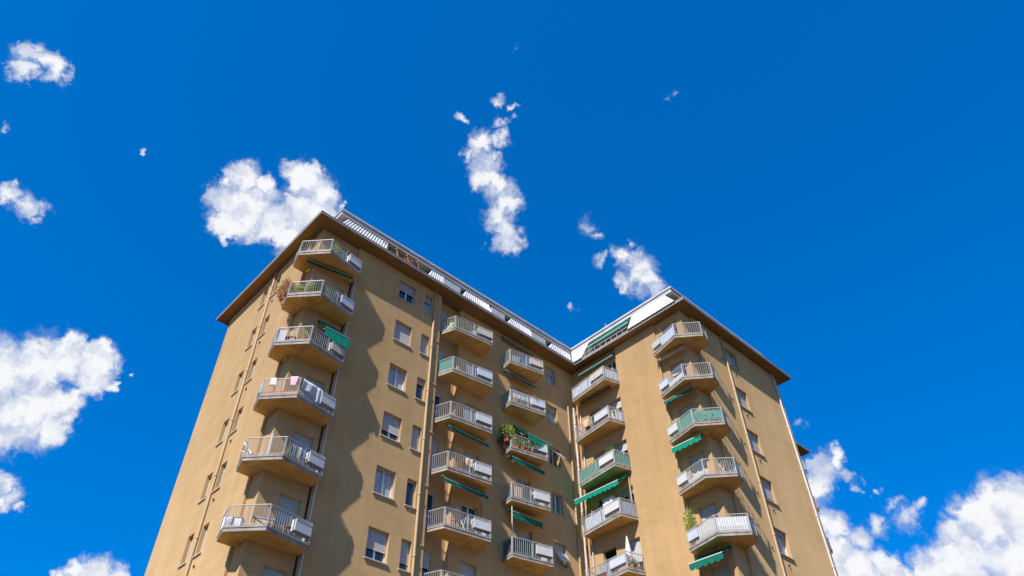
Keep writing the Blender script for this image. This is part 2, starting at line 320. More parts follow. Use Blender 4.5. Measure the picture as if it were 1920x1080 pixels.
holesB_right = holes_for([b3r, b4, b5])
facade(FB, 0, 2.30, holes_for([cor_door])); facade(FBp, 2.30, 8.37, holes_for(w1))
facade(FB, 9.97, 19.95, holesB_right)
b3l = (8.62, 9.16, .2, 2.28)
facade(FR, 8.37, 9.97, holes_for([b3l]), reveal=.12)
bm = bmesh.new()
for s, ya, yb in ((8.37, .03, .48), (9.97, .18, .48), (2.30, .03, .18), (20.98, -9.07, -8.92), (30.35, -9.07, -8.92), (30.35, -8.92, -4.7)):
    quad(bm, [(s, ya, 0), (s, yb, 0), (s, yb, z_(ZE)), (s, ya, z_(ZE))])
for y, xa, xb in ((1.15, -.13, 0), (-3.78, 19.82, 19.95), (-6.96, 19.82, 19.95)):
    quad(bm, [(xa, y, 0), (xb, y, 0), (xb, y, z_(ZE)), (xa, y, z_(ZE))])
obj('wall', bm, 'stucco', building)
a_cols = [(4.22, 4.82, .76, 2.12), (5.66, 6.26, .76, 2.12)]
facade(FA, .18, 1.15, []); facade(FAp, 1.15, 10.72, holes_for(a_cols))
c_cols = [(-3.62, -2.68, .2, 2.15), (-1.95, -1.0, .2, 2.15), (-8.5, -7.46, .2, 2.34)]
facade(FC, -3.78, .18, holes_for(c_cols[:2])); facade(FCp, -6.96, -3.78, []); facade(FC, -8.92, -6.96, holes_for(c_cols[2:]))
d_cols = [(24.2, 25.45, .78, 2.22)]
facade(FD, 19.95, 20.98, []); facade(FDp, 20.98, 30.35, holes_for(d_cols))
# rear and far-wing walls (plain)
bm = bmesh.new()
for a, b in (((30.35,-4.7), (40.1,-4.7)), ((40.1,-4.7), (40.1,10.72)), ((40.1,10.72), (-.13,10.72))):
    quad(bm, [(a[0],a[1],0), (b[0],b[1],0), (b[0],b[1],z_(ZE)), (a[0],a[1],z_(ZE))])
obj('wall', bm, 'stucco', building)
sh1 = [(.42,'glass'),(1,'glass'),(.06,'curtain'),(.66,'glass'),(.05,'curtain'),(.62,'glass'),(.3,'glass'),(1,'glass'),(.5,'glass')]
sh2 = [(.28,'curtain'),(1,'glass'),(.22,'glass'),(1,'glass'),(.06,'glass'),(.72,'glass'),(.5,'glass'),(1,'glass'),(.2,'glass')]
for i in range(NI):
    z = -3*i
    s0, s1, a, b = w1[0]; window(FBp, s0, s1, a+z, b+z, sh1[i][0], sh1[i][1])
    s0, s1, a, b = w1[1]; window(FBp, s0, s1, a+z, b+z, sh2[i][0], sh2[i][1], leaves=1 if i != 3 else 2)
    s0, s1, a, b = cor_door; window(FB, s0, s1, a+z, b+z, [1,1,.35,1,.9,1,.35,1,.6][i], door=True)
    s0, s1, a, b = b3l; window(FR, s0, s1, a+z, b+z, [1,1,.1,1,0,.35,1,.5,1][i], leaves=1, door=True, depth=.12)
    s0, s1, a, b = b3r; window(FB, s0, s1, a+z, b+z, [.3,.2,.15,.3,0,.5,.6,1,.3][i], 'glass_teal' if i in (2,3) else 'glass', door=True)
    s0, s1, a, b = b4; window(FB, s0, s1, a+z, b+z, [.3,.4,0,.05,.55,.6,1,.3,.4][i], 'curtain' if i == 3 else 'glass', door=True)
    s0, s1, a, b = b5; window(FB, s0, s1, a+z, b+z, [.32,.25,0,.04,1,.3,1,.6,.3][i], ['curtain','curtain','glass','glass_teal','glass','glass','glass','glass','glass'][i])
    for k, (s0, s1, a, b) in enumerate(a_cols):
        window(FAp, s0, s1, a+z, b+z, [[.3,1,.95,.8,1,.9,1,.7,1],[.8,1,.9,1,.7,1,1,.8,.5]][k][i], leaves=1, glass='curtain')
    s0, s1, a, b = c_cols[0]; window(FC, s0, s1, a+z, b+z, [0,.3,.3,.2,.62,.5,1,.5,.3][i], 'glass', door=True)
    s0, s1, a, b = c_cols[1]; window(FC, s0, s1, a+z, b+z, [0,0,.1,0,0,.2,1,.4,.1][i], 'dark_room', 'frame_dark', door=True, leaves=1)
    s0, s1, a, b = c_cols[2]; window(FC, s0, s1, a+z, b+z, [.2,.3,1,1,1,.45,1,.5,.8][i], 'glass', door=True)
    s0, s1, a, b = d_cols[0]; window(FDp, s0, s1, a+z, b+z, [.05,1,.95,.75,.12,.9,1,.5,1][i], 'curtain')
# ---- eaves, gutter, terrace
def offset_poly(ax, b, c, dd, e, wing):
    return [(ax, 12.0), (ax, b), (c, b), (c, dd), (e, dd), (e, wing), (40.9, wing), (40.9, 12.0)]
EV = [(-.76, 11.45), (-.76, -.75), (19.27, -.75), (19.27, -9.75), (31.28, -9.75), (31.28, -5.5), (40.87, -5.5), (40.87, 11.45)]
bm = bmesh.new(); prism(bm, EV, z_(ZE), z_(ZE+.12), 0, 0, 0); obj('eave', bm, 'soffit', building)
EVo = [(-.79, 11.48), (-.79, -.78), (19.24, -.78), (19.24, -9.78), (31.31, -9.78), (31.31, -5.53), (40.9, -5.53), (40.9, 11.48)]
bm = bmesh.new()
n = len(EV)
for i in range(n-1):
    a, b = EV[i], EV[i+1]; c, d = EVo[i+1], EVo[i]
    for lo, hi in ((ZE-.015, ZE+.10), (ZE+.103, ZE+.16)):
        ex = .0 if hi < ZE+.12 else .02
        def o(p, q):    # push outward a little more for the upper lip
            v = (q[0]-p[0], q[1]-p[1]); return (q[0]+v[0]*ex/.04, q[1]+v[1]*ex/.04)
        hexa(bm, [(*a, z_(lo)), (*b, z_(lo)), (*o(b, c), z_(lo)), (*o(a, d), z_(lo)), (*a, z_(hi)), (*b, z_(hi)), (*o(b, c), z_(hi)), (*o(a, d), z_(hi))])
obj('gutter', bm, 'gutter', building)
# ---- attic behind the terrace
AT = [(1.4, 10.4), (1.4, 1.5), (21.4, 1.5), (21.4, -7.3), (29.6, -7.3), (29.6, -3.4), (38.8, -3.4), (38.8, 10.4)]
bm = bmesh.new(); prism(bm, AT, z_(ZE+.12), z_(4.60)); obj('attic_wall', bm, 'attic_wall', building)
RF = [(.76, 11.0), (.76, .04), (19.93, .04), (19.93, -8.68), (30.3, -8.68), (30.3, -4.2), (39.6, -4.2), (39.6, 11.0)]
bm = bmesh.new(); prism(bm, RF, z_(4.60), z_(4.88)); 
RF2 = [(.70, 11.06), (.70, -.02), (19.87, -.02), (19.87, -8.74), (30.36, -8.74), (30.36, -4.26), (39.66, -4.26), (39.66, 11.06)]
prism(bm, RF2, z_(4.883), z_(5.03))
obj('roof', bm, 'roof_metal', building)
# mansard panels of white corrugated sheet
Y0, Z0, Y1, Z1 = -.60, 2.99, .12, 4.57
def mansard(kind, a, b, sh0=0, sh1=0, plane=0):
    """kind 'x': runs along X in front of plane y; kind 'y': along Y in front of plane x"""
    bm = bmesh.new(); pitch = .185; L0 = b-a; nseg = max(2, int(round(L0/pitch)))*4
    def P(s, n, z):   # n: distance back from the eave line
        return (s, Y0+n, z_(z)) if kind == 'x' else (19.95-.18+Y0+n, s, z_(z))
    lo, hi = [], []
    for k in range(nseg+1):
        t = k/nseg; ph = (k%4); amp = [0, .045, .045, 0][ph]
        sb = a+L0*t; st = a+sh0+(L0-sh0+sh1)*t
        lo.append(bm.verts.new(P(sb, -amp, Z0))); hi.append(bm.verts.new(P(st, Y1-Y0-amp, Z1)))
    for k in range(nseg): bm.faces.new((lo[k], lo[k+1], hi[k+1], hi[k]))
    o = obj('corrugated_panel', bm, 'corrugated', building)
    md = o.modifiers.new('s', 'SOLIDIFY'); md.thickness = .012
    bm = bmesh.new()   # cheeks
    for s, s2 in ((a+.01, a+sh0+.01), (b-.01, b+sh1-.01)):
        quad(bm, [P(s, .02, Z0), P(s2, Y1-Y0+.01, Z1), P(s2, 1.2, Z1), P(s, 1.2, Z0)])
    obj('panel_cheek', bm, 'cheek', o)
    return o
mansard('x', .52, 3.68, .75, .5); mansard('x', 6.72, 8.0, .75, .45); mansard('x', 9.45, 12.0, .8, .25)
mansard('x', 13.2, 15.55, 1.0, .45); mansard('x', 16.95, 19.17, 1.1, .75)
mansard('y', -1.45, -.62, -.2, .6); mansard('y', -9.2, -5.45, 1.0, 0)
# parapets in the recessed bays
for a, b in ((8.0, 9.4), (12.0, 13.15), (15.55, 16.9)):
    bm = bmesh.new(); box(bm, a+.02, b-.02, -.42, -.34, z_(2.965), z_(3.9)); obj('parapet', bm, 'parapet', building)
bm = bmesh.new(); box(bm, 3.7, 6.7, .9, .96, z_(2.965), z_(4.45)); obj('reed_screen', bm, 'reed', building)
bm = bmesh.new()
for x in (3.9, 4.7, 5.5, 6.3): bar(bm, (x, -.45, z_(2.97)), (x, .08, z_(4.56)), .06)
bar(bm, (3.7, -.3, z_(3.5)), (6.7, -.3, z_(3.5)), .05); bar(bm, (3.7, -.05, z_(4.25)), (6.7, -.05, z_(4.25)), .05)
obj('pergola', bm, 'timber', building)
# terrace opening on the short wing: white framed guard rail
bm = bmesh.new()
for k in range(9):
    y = -5.4+k*.48; bar(bm, (19.36, y, z_(2.97)), (19.36, y, z_(3.4)), .03)
bar(bm, (19.36, -5.4, z_(3.4)), (19.36, -1.5, z_(3.4)), .04); bar(bm, (19.36, -5.4, z_(3.1)), (19.36, -1.5, z_(3.1)), .04)
obj('terrace_rail', bm, 'rail_paint', building)
bm = bmesh.new(); box(bm, 7.2, 7.6, .5, .9, z_(5.02), z_(5.55)); box(bm, 7.15, 7.65, .45, .95, z_(5.553), z_(5.6)); obj('chimney', bm, 'terracotta', building)
# ---- downpipes
def pipe(pts, r, m, brackets=True):
    bm = bmesh.new(); tube(bm, [(x, y, z_(z)) for x, y, z in pts], r, 10)
    if brackets:
        x, y, _ = pts[0]; zt = max(p[2] for p in pts)
        k = zt-1.2
        while k > BASE+1:
            tube(bm, [(x, y, z_(k-.05)), (x, y, z_(k+.05))], r*1.35, 10); k -= 3.0
    obj('downpipe', bm, m, building, smooth=False)
pipe([(-.2, 4.98, ZE), (-.2, 4.98, BASE)], .06, 'pipe_tan')
pipe([(7.82, -.04, ZE), (7.82, -.04, BASE)], .065, 'pipe_tan')
pipe([(23.93, -9.14, ZE), (23.93, -9.14, BASE)], .06, 'pipe_tan')
pipe([(29.85, -9.14, ZE), (29.85, -9.14, BASE)], .06, 'pipe_white')
pipe([(2.37, -.03, 1.8), (2.37, -.03, BASE)], .05, 'pipe_white')
pipe([(19.2, .09, -.1), (19.2, .09, BASE)], .05, 'pipe_tan')
pipe([(19.62, -.02, -.1), (19.62, -.02, BASE)], .06, 'pipe_white')
pipe([(19.86, -.35, 1.5), (19.86, -.35, BASE)], .035, 'pipe_white')
bm = bmesh.new(); FB.box(bm, 2.2, 2.297, BASE, 1.6, -.01, .03); obj('step_shade_strip', bm, 'dark_matt', building)  # dark strip painting in the shade on the side of the wall step
for i in range(NI):
    bm = bmesh.new(); bar(bm, (7.85, .01, z_(-.75-3*i)), (8.37, .01, z_(-.75-3*i)), .05); obj('conduit', bm, 'pipe_tan', building)
bm = bmesh.new()   # little vents under the windows of the end walls
for i in range(NI):
    tube(bm, [(-.13, 4.5, z_(.25-3*i)), (-.18, 4.5, z_(.25-3*i))], .06, 8); tube(bm, [(24.8, -9.07, z_(.3-3*i)), (24.8, -9.12, z_(.3-3*i))], .06, 8)
    tube(bm, [(23.5, -9.07, z_(.85-3*i)), (23.5, -9.12, z_(.85-3*i))], .05, 8)
obj('wall_vent', bm, 'dark_matt', building)
# ---------------------------------------------------------------- balconies
def lerp(a, b, t): return (a[0]+(b[0]-a[0])*t, a[1]+(b[1]-a[1])*t)
def inset(a, b, d, left=True):
    v = Vector((b[0]-a[0], b[1]-a[1])).normalized(); n = Vector((v.y, -v.x)) if left else Vector((-v.y, v.x)); return n*d
PLM = ['white_sheet', 'white_sheet', 'blue_grey_sheet', 'white_sheet', 'planter_cream']
def balcony(poly, nfront, z, planter=None, sheets=(), rail='rail_paint', skip=(), label=None, endscreen=False):
    """poly: front vertices first (nfront of them, from wall to wall) then the vertices on the wall"""
    bm = bmesh.new(); prism(bm, poly, z_(z), z_(z+.2), 1, 0, 2)
    cx = sum(p[0] for p in poly)/len(poly); cy = sum(p[1] for p in poly)/len(poly)
    fr = poly[:nfront]
    def outn(a, b):
        v = Vector((b[0]-a[0], b[1]-a[1])).normalized(); n_ = Vector((v.y, -v.x))
        if n_.dot(Vector(((a[0]+b[0])/2-cx, (a[1]+b[1])/2-cy))) < 0: n_ = -n_
        return n_
    for a, b in zip(fr, fr[1:]):        # nosing and kerb along the free edges
        n_ = outn(a, b)
        hexa(bm, [(a[0],a[1],z_(z+.14)), (b[0],b[1],z_(z+.14)), (b[0]+n_.x*.025,b[1]+n_.y*.025,z_(z+.14)), (a[0]+n_.x*.025,a[1]+n_.y*.025,z_(z+.14)),
                  (a[0],a[1],z_(z+.215)), (b[0],b[1],z_(z+.215)), (b[0]+n_.x*.025,b[1]+n_.y*.025,z_(z+.215)), (a[0]+n_.x*.025,a[1]+n_.y*.025,z_(z+.215))], 1)
    slab = obj('balcony', bm, ['slab_paint', 'slab_edge', 'floor_tile'], building)
    if label: slab['label'] = label
    bm = bmesh.new(); zt = z_(z+1.06); zb = z_(z+.29)
    for ei, (a, b) in enumerate(zip(fr, fr[1:])):
        n_ = outn(a, b); ln_ = math.dist(a, b); off = -.03
        A = (a[0]+n_.x*off, a[1]+n_.y*off); B = (b[0]+n_.x*off, b[1]+n_.y*off)
        bar(bm, (*A, zt), (*B, zt), .038, .03); bar(bm, (*A, zb), (*B, zb), .018)
        k = max(2, int(round(ln_/.115)))
        for j in range(1, k):
            t = j/k
            if (ei in skip) and t < .62: continue
            p = lerp(A, B, t); bar(bm, (*p, zb), (*p, zt-.015), .014)
        for t in ([0, 1] if ln_ < 1.6 else [0, .5, 1]):
            p = lerp(A, B, t); bar(bm, (*p, z_(z+.2)), (*p, zt), .028)
    # planter boxes hang in the rail
    obj('railing', bm, rail, slab)
    if planter:
        for (ei, t0, t1) in (planter if isinstance(planter, list) else [planter]):
            a, b = fr[ei], fr[ei+1]; n_ = outn(a, b); p = lerp(a, b, t0); q = lerp(a, b, t1)
            bm = bmesh.new(); o_, i_ = .03, -.26; z0, z1 = z_(z+.50), z_(z+.96)
            P = lambda c, k, zz: (c[0]+n_.x*k, c[1]+n_.y*k, zz)
            hexa(bm, [P(p,o_,z0), P(q,o_,z0), P(q,i_,z0), P(p,i_,z0), P(p,o_,z1), P(q,o_,z1), P(q,i_,z1), P(p,i_,z1)], 0)
            hexa(bm, [P(p,o_-.01,z0-.02), P(q,o_-.01,z0-.02), P(q,i_+.01,z0-.02), P(p,i_+.01,z0-.02), P(p,o_-.01,z0-.001), P(q,o_-.01,z0-.001), P(q,i_+.01,z0-.001), P(p,i_+.01,z0-.001)], 1)
            hexa(bm, [P(p,o_+.012,z1-.03), P(q,o_+.012,z1-.03), P(q,o_+.001,z1-.03), P(p,o_+.001,z1-.03), P(p,o_+.012,z1), P(q,o_+.012,z1), P(q,o_+.001,z1), P(p,o_+.001,z1)], 0)
            obj('planter_box', bm, [PLM[int(abs(poly[0][0]*7+z*2.3)) % len(PLM)], 'grey_under'], slab)
    for (ei, t0, t1, h0, h1, m, wav) in list(sheets)+([(nfront-2, 0, 1, .2, 1.02, 'blue_grey_sheet', 0)] if endscreen else []):
        a, b = fr[ei], fr[ei+1]; n_ = outn(a, b); bm = bmesh.new(); k = max(2, int(math.dist(a, b)*(t1-t0)/.06)); r0, r1 = [], []
        for j in range(k+1):
            t = t0+(t1-t0)*j/k; c = lerp(a, b, t); d_ = -.075+wav*math.sin(j*1.3)*.02+wav*random.uniform(-.01, .01)
            r0.append(bm.verts.new((c[0]+n_.x*d_, c[1]+n_.y*d_, z_(z+h0)+wav*.02*math.sin(j*.7)))); r1.append(bm.verts.new((c[0]+n_.x*(-.075), c[1]+n_.y*(-.075), z_(z+h1))))
        for j in range(k): bm.faces.new((r0[j], r0[j+1], r1[j+1], r1[j]))
        o = obj('privacy_screen', bm, m, slab); md = o.modifiers.new('s', 'SOLIDIFY'); md.thickness = .006
    return slab
C1P = [(-.13, 1.12), (-.81, 1.08), (-1.05, .12), (.09, -1.12), (2.19, -.75), (2.19, .18), (0, .18)]
B3P = [(8.50, .18), (8.84, -.81), (11.45, -1.18), (11.85, .18)]
B4P = [(13.44, .18), (13.31, -.68), (15.70, -1.20), (16.02, .18)]
CIP = [(19.95, -.34), (19.19, -.36), (18.80, -3.44), (19.95, -3.76)]
C2P = [(19.95, -6.98), (19.26, -6.98), (18.76, -8.96), (19.79, -10.17), (20.66, -9.95), (21.0, -8.92), (19.95, -8.92)]
S_ = lambda e, a, b, h0, h1, m, w_=0: (e, a, b, h0, h1, m, w_)
cA = [dict(sheets=[S_(3,.62,1,.22,.48,'grey_under')]), dict(sheets=[S_(3,.45,.6,.3,1.0,'grey_sheet')]), dict(sheets=[S_(1,0,1,.45,1.0,'grey_sheet',1), S_(2,0,.25,.3,1.0,'cloth_white',1)]), dict(), dict(skip=(1,)), dict(), dict(), dict(), dict()]
c3 = [dict(), dict(sheets=[S_(0,0,1,.3,1.03,'green_mesh',.5), S_(1,.35,.6,.28,1.0,'grey_sheet'), S_(1,.62,1,.22,.42,'green_mesh')]), dict(sheets=[S_(1,.32,.62,.24,1.0,'grey_sheet')]), dict(), dict(), dict(), dict(), dict(), dict()]
c4 = [dict(sheets=[S_(1,0,.3,.3,.7,'grey_sheet',.5)]), dict(sheets=[S_(1,0,1,.62,1.08,'white_sheet',.7), S_(0,0,1,.35,1.08,'white_sheet',.7)]), dict(), dict(sheets=[S_(1,0,.28,.3,1.0,'cloth_tan',.6)]), dict(sheets=[S_(0,0,1,.24,1.03,'dark_green_sheet',.6), S_(1,0,.62,.24,1.03,'dark_green_sheet',.6)]), dict(), dict(), dict(), dict()]
c5 = [dict(sheets=[S_(1,0,1,.3,1.0,'blue_grey_sheet',.3), S_(2,0,1,.3,1.03,'blue_grey_sheet',.3)]), dict(sheets=[S_(1,.3,.6,.24,.62,'dark_matt'), S_(2,.45,.9,.26,1.0,'white_sheet',.5)]), dict(sheets=[S_(1,.0,.62,.26,1.0,'green_mesh',.3), S_(2,0,1,.26,1.0,'green_mesh',.3)]),
      dict(sheets=[S_(1,.05,.62,.26,1.0,'blue_grey_sheet',.6), S_(2,0,.9,.26,1.0,'grey_sheet',.3)]), dict(sheets=[S_(1,.3,.6,.26,1.0,'grey_sheet')]), dict(), dict(), dict(), dict()]
c6 = [dict(sheets=[S_(1,.38,1,.25,.95,'blue_grey_sheet')]), dict(sheets=[S_(1,.35,1,.22,.6,'white_sheet')]), dict(sheets=[S_(1,.38,1,.28,1.0,'green_mesh',.4), S_(2,0,1,.4,.95,'green_mesh',.6), S_(3,0,1,.3,1,'green_mesh',.4)]),
      dict(sheets=[S_(1,.38,1,.22,.45,'white_sheet')]), dict(sheets=[S_(1,0,1,.5,.95,'white_sheet'), S_(2,0,1,.5,.95,'white_sheet'), S_(1,.2,1,.25,.5,'lattice'), S_(2,0,1,.25,.5,'lattice'), S_(3,0,1,.22,.95,'grey_sheet'), S_(4,0,1,.22,.95,'grey_sheet')]), dict(), dict(), dict(), dict()]
ordn = ['top', 'second', 'third', 'fourth', 'fifth', 'sixth', 'seventh', 'eighth', 'ninth']
for i in range(NI):
    z = -3.0*i
    pl = None if (i == 2) else (3, .62, .99)
    balcony(C1P, 6, z, planter=(3, .60, .99), endscreen=True, **cA[i])
    balcony(B3P, 4, z, planter=(1, .62, .99), endscreen=True, **c3[i])
    balcony(B4P, 4, z, planter=(1, .60, .99), endscreen=True, **c4[i])
    balcony(CIP, 4, z, planter=(1, .60, .98), **c5[i])
    balcony(C2P, 6, z, planter=(1, .02, .38), **c6[i])
# sliver of the balconies on the far wing
FWP = [(36.2, -4.7), (36.5, -5.7), (38.35, -5.85), (39.0, -4.7)]
for i in range(6): balcony(FWP, 4, -3.0*i, sheets=[S_(1,0,1,.3,1.0,'dark_green_sheet' if i else 'white_sheet',.3)])
# ---------------------------------------------------------------- awnings
def awning(a, b, z, out=(0, -1), depth=.0, drop=0, m='awning_green', valance=.18, barw='rail_paint', label=None, roll=.075):
    """rolled cloth from a to b at height z; when depth>0 the cloth reaches out and ends in a scalloped valance"""
    A = Vector((a[0], a[1], z_(z))); B = Vector((b[0], b[1], z_(z))); o3 = Vector((out[0], out[1], 0)).normalized()
    mid = (A+B)/2; root = empty('awning', mid, label, 'awning', 'green awnings on the facade')
    def loc(p): return Vector(p)-mid
    bm = bmesh.new(); tube(bm, [loc(A), loc(B)], roll, 10); obj('roller', bm, m, root, True)
    E0 = A+o3*max(depth, roll+.02)-Vector((0,0,drop)); E1 = B+o3*max(depth, roll+.02)-Vector((0,0,drop))
    nseg = max(8, int((B-A).length/.05)); bm = bmesh.new()
    r = []
    for j in range(nseg+1):
        t = j/nseg; p0 = A.lerp(B, t)+Vector((0,0,roll*.7)); p1 = E0.lerp(E1, t)
        sag = Vector((0,0,-.06*depth*math.sin(math.pi*.5))); c = (p0+p1)/2+sag
        sc = valance*(.72+.28*abs(math.sin(t*nseg*math.pi/7)))
        p2 = p1-Vector((0,0,sc))+o3*(.006*math.sin(t*23))
        r.append([bm.verts.new(loc(q)) for q in (p0, c, p1, p2)])
    for x, y in zip(r, r[1:]):
        for k in range(3): bm.faces.new((x[k], y[k], y[k+1], x[k+1]))
    obj('cloth', bm, m, root)
    bm = bmesh.new(); bar(bm, loc(E0), loc(E1), .035); obj('front_bar', bm, barw, root)
    if depth > .3:
        bm = bmesh.new()
        for t in (.08, .92):
            p = A.lerp(B, t); q = E0.lerp(E1, t); k = (p+q)/2-Vector((0,0,.25)); bar(bm, loc(p), loc(k), .03); bar(bm, loc(k), loc(q), .03)
        obj('arm', bm, 'rail_paint', root)
    return root
awning((-.55, .03), (1.95, -.5), -.17, (0,-1), 0, 0, 'awning_dark', .06, label='rolled dark green awning under the topmost balcony of the left corner stack')
awning((.85, .08), (2.25, .08), -3.45, (0,-1), 1.0, 1.0, 'awning_green', .68, label='open green awning hanging over the rail of the third balcony of the left corner')
awning((8.95, -.45), (11.8, -.45), -6.22, (0,-1), .15, .1, 'awning_dark', .2, label='half closed green awning under the third balcony of the middle column with two doors')
awning((8.8, -.45), (11.6, -.55), -9.22, (0,-1), .25, .2, 'awning_dark', .22, label='green awning with scalloped edge under the fourth balcony of the middle column')
awning((13.35, .05), (16.0, .05), 2.45, (0,-1), .12, .12, 'awning_dark', .12, label='closed dark green awning on the wall just below the eave, above the blue laundry')
awning((13.4, -.1), (16.0, -.1), -.22, (0,-1), .16, .1, 'awning_dark', .16, label='green awning under the topmost balcony next to the inner corner windows')
awning((14.2, .08), (15.95, .08), -3.75, (0,-1), 1.25, 1.05, 'awning_green', .45, label='bright green awning opened over the balcony full of plants')
awning((13.45, -.3), (15.9, -.35), -6.22, (0,-1), .35, .12, 'awning_dark', .3, label='green awning with pale bar under the plant-filled balcony')
awning((13.55, -.1), (15.6, -.2), -9.22, (0,-1), .45, .25, 'awning_dark', .4, label='dark green awning with deep front flap above the balcony wrapped in dark sheeting')
awning((19.82, -.5), (19.82, -3.65), 2.45, (-1,0), .12, .15, 'awning_dark', .14, label='closed green awning under the eave of the inner corner, above the highest short-wing balcony')
awning((19.55, -.75), (19.55, -3.25), -.12, (-1,0), 0, 0, 'dark_matt', .04, label='rolled black awning under the topmost balcony beside the inner corner')
awning((19.85, -.25), (19.85, -3.55), -6.2, (-1,0), 1.1, .75, 'awning_green', .32, barw='frame_white', label='large bright green awning opened between the third and fourth inner-corner balconies')
awning((19.5, -7.1), (19.6, -8.95), -.25, (-1,0), 0, 0, 'shutter_tan', .06, label='rolled beige awning under the topmost balcony of the right corner stack')
awning((19.4, -7.05), (19.4, -8.95), -3.22, (-1,0), .12, .06, 'awning_dark', .2, label='rolled green awning under the second balcony of the right corner stack')
awning((19.45, -7.05), (19.45, -8.95), -6.22, (-1,0), .28, .12, 'awning_green', .34, barw='frame_white', label='sunlit green awning under the third balcony of the right corner stack')
awning((19.7, -7.05), (19.7, -8.95), -12.22, (-1,0), .85, .5, 'awning_dark', .36, barw='frame_white', label='wide green awning under the white-panelled balcony of the right corner')
# terrace awnings of the attic, green and white
awning((19.72, -1.8), (19.72, -5.4), 4.2, (-1,0), .3, .4, 'awning_dark', .16, barw='frame_white', label='green and white awning in the attic terrace of the short wing, topmost of the facade')
# tilted blinds at the inner corner windows
def tilted(s0, s1, z, dep, drop, label):
    root = empty('window_blind', FB.pt((s0+s1)/2, z, 0), label, 'window blind', 'white blinds tilted out of windows'); c = FB.pt((s0+s1)/2, z, 0)
    bm = bmesh.new(); q = [FB.pt(s0, z, .03), FB.pt(s1, z, .03), FB.pt(s1, z-drop, dep), FB.pt(s0, z-drop, dep)]
    f = quad(bm, [p-c for p in q]); o = obj('blind', bm, 'white_sheet', root); md = o.modifiers.new('s', 'SOLIDIFY'); md.thickness = .02
    bm = bmesh.new(); 
    for s in (s0+.05, s1-.05): bar(bm, FB.pt(s, z-drop, dep)-c, FB.pt(s, z-drop-.25, .02)-c, .02)
    obj('stay', bm, 'rail_paint', root)
tilted(17.36, 18.22, -6+2.0, .55, .55, 'white blind tilted out of the third inner-corner window, beside the bright green awning')
tilted(17.36, 18.22, -12+1.75, .35, .55, 'white blind tilted out of the fifth inner-corner window, beside the dark wrapped balcony')
# ---------------------------------------------------------------- plants and things on the balconies
def leaves(bm, c, rx, ry, rz, n, size, droop=0, up=0):
    for _ in range(n):
        while True:
            p = Vector((random.uniform(-1,1), random.uniform(-1,1), random.uniform(-1,1)))
            if p.length < 1 and p.length > .25: break
        wob = 1+.35*mnoise.noise(p*2.3+Vector(c)); q = Vector(c)+Vector((p.x*rx, p.y*ry, p.z*rz))*wob
        d = (p+Vector((random.uniform(-.6,.6), random.uniform(-.6,.6), up+random.uniform(-.4,.5)))).normalized()
        s = d.cross(Vector((random.uniform(-1,1), random.uniform(-1,1), random.uniform(-1,1))))
        if s.length < .05: continue
        s.normalize(); l = size*random.uniform(.6,1.4); w_ = l*.38
        bm.faces.new([bm.verts.new(v) for v in (q-d*l*.1, q+s*w_*.5+d*l*.4, q+d*l-Vector((0,0,droop*l)), q-s*w_*.5+d*l*.4)])
def pot(bm, c, r, h, mi=0):
    n = 10; a = [bm.verts.new((c[0]+r*.72*math.cos(6.2832*k/n), c[1]+r*.72*math.sin(6.2832*k/n), c[2])) for k in range(n)]
    b = [bm.verts.new((c[0]+r*math.cos(6.2832*k/n), c[1]+r*math.sin(6.2832*k/n), c[2]+h)) for k in range(n)]
    bm.faces.new(a); bm.faces.new(b)
    for k in range(n): bm.faces.new((a[k], a[(k+1)%n], b[(k+1)%n], b[k]))
    tube(bm, [(c[0],c[1],c[2]+h*.85), (c[0],c[1],c[2]+h*1.02)], r*1.08, n)
def plant(x, y, z, r, h, m, label, n=160, leaf=.1, pr=.13, ph=.22, potmat='terracotta', flowers=None, cat='potted plant', name='potted_plant', group=None, ry=None):
    root = empty(name, (x, y, z_(z)), label, cat, group)
    if pr:
        bm = bmesh.new(); pot(bm, (0,0,0), pr, ph); obj('pot', bm, potmat, root)
    bm = bmesh.new(); 
    for k in range(5):
        a = random.uniform(0, 6.28); tube(bm, [(0,0,ph*.8), (math.cos(a)*r*.3, math.sin(a)*r*.3, ph+h*.4), (math.cos(a)*r*.6, math.sin(a)*r*.6, ph+h*.8)], [.012,.008,.004], 5)
    obj('stem', bm, 'bark', root)
    bm = bmesh.new(); leaves(bm, (0,0,ph+h*.5), r, ry or r, h*.55, n, leaf, .2, .4); obj('foliage', bm, m, root)
    if flowers:
        bm = bmesh.new(); leaves(bm, (0,0,ph+h*.6), r*1.05, (ry or r)*1.05, h*.55, n//4, leaf*.6); obj('flowers', bm, flowers, root)
    return root
G = 'potted plants on the balconies'
fz = .2     # floor above slab underside
plant(.5, -.72, fz, .26, .62, 'leaf_lime', 'lime green fern at the front corner of the topmost left balcony', 330, .13, group=G)
plant(.95, -.66, fz, .2, .35, 'leaf_green', 'small green plant beside the lime fern on the topmost left balcony', 120, .09, group=G)
plant(1.98, -.1, fz+.3, .3, .55, 'leaf_lime', 'yellowish palm behind the planter box of the topmost left balcony', 70, .22, group=G)
plant(-.78, .95, -3+fz, .42, 1.15, 'leaf_dry', 'large dried brown shrub spilling over the end of the second left balcony', 1500, .12, pr=.2, ph=.3, group=G)
for k, t in enumerate((.12, .28, .42, .58, .72, .88)):
    p = lerp(C1P[2], C1P[3], t)
    plant(p[0]+.16, p[1]+.16, -3+fz, .23, .5, ['leaf_green','leaf_lime','leaf_green','leaf_lime','leaf_green','leaf_dark'][k],
      '%s potted plant counted from the left in the front row of the second left balcony' % ['first','second','third','fourth','fifth','sixth'][k], 210, .1, group=G)
plant(.75, -.8, -3+fz, .34, .55, 'leaf_green', 'bushy green plant behind the slanting side rail of the second left balcony', 220, .09, group=G)
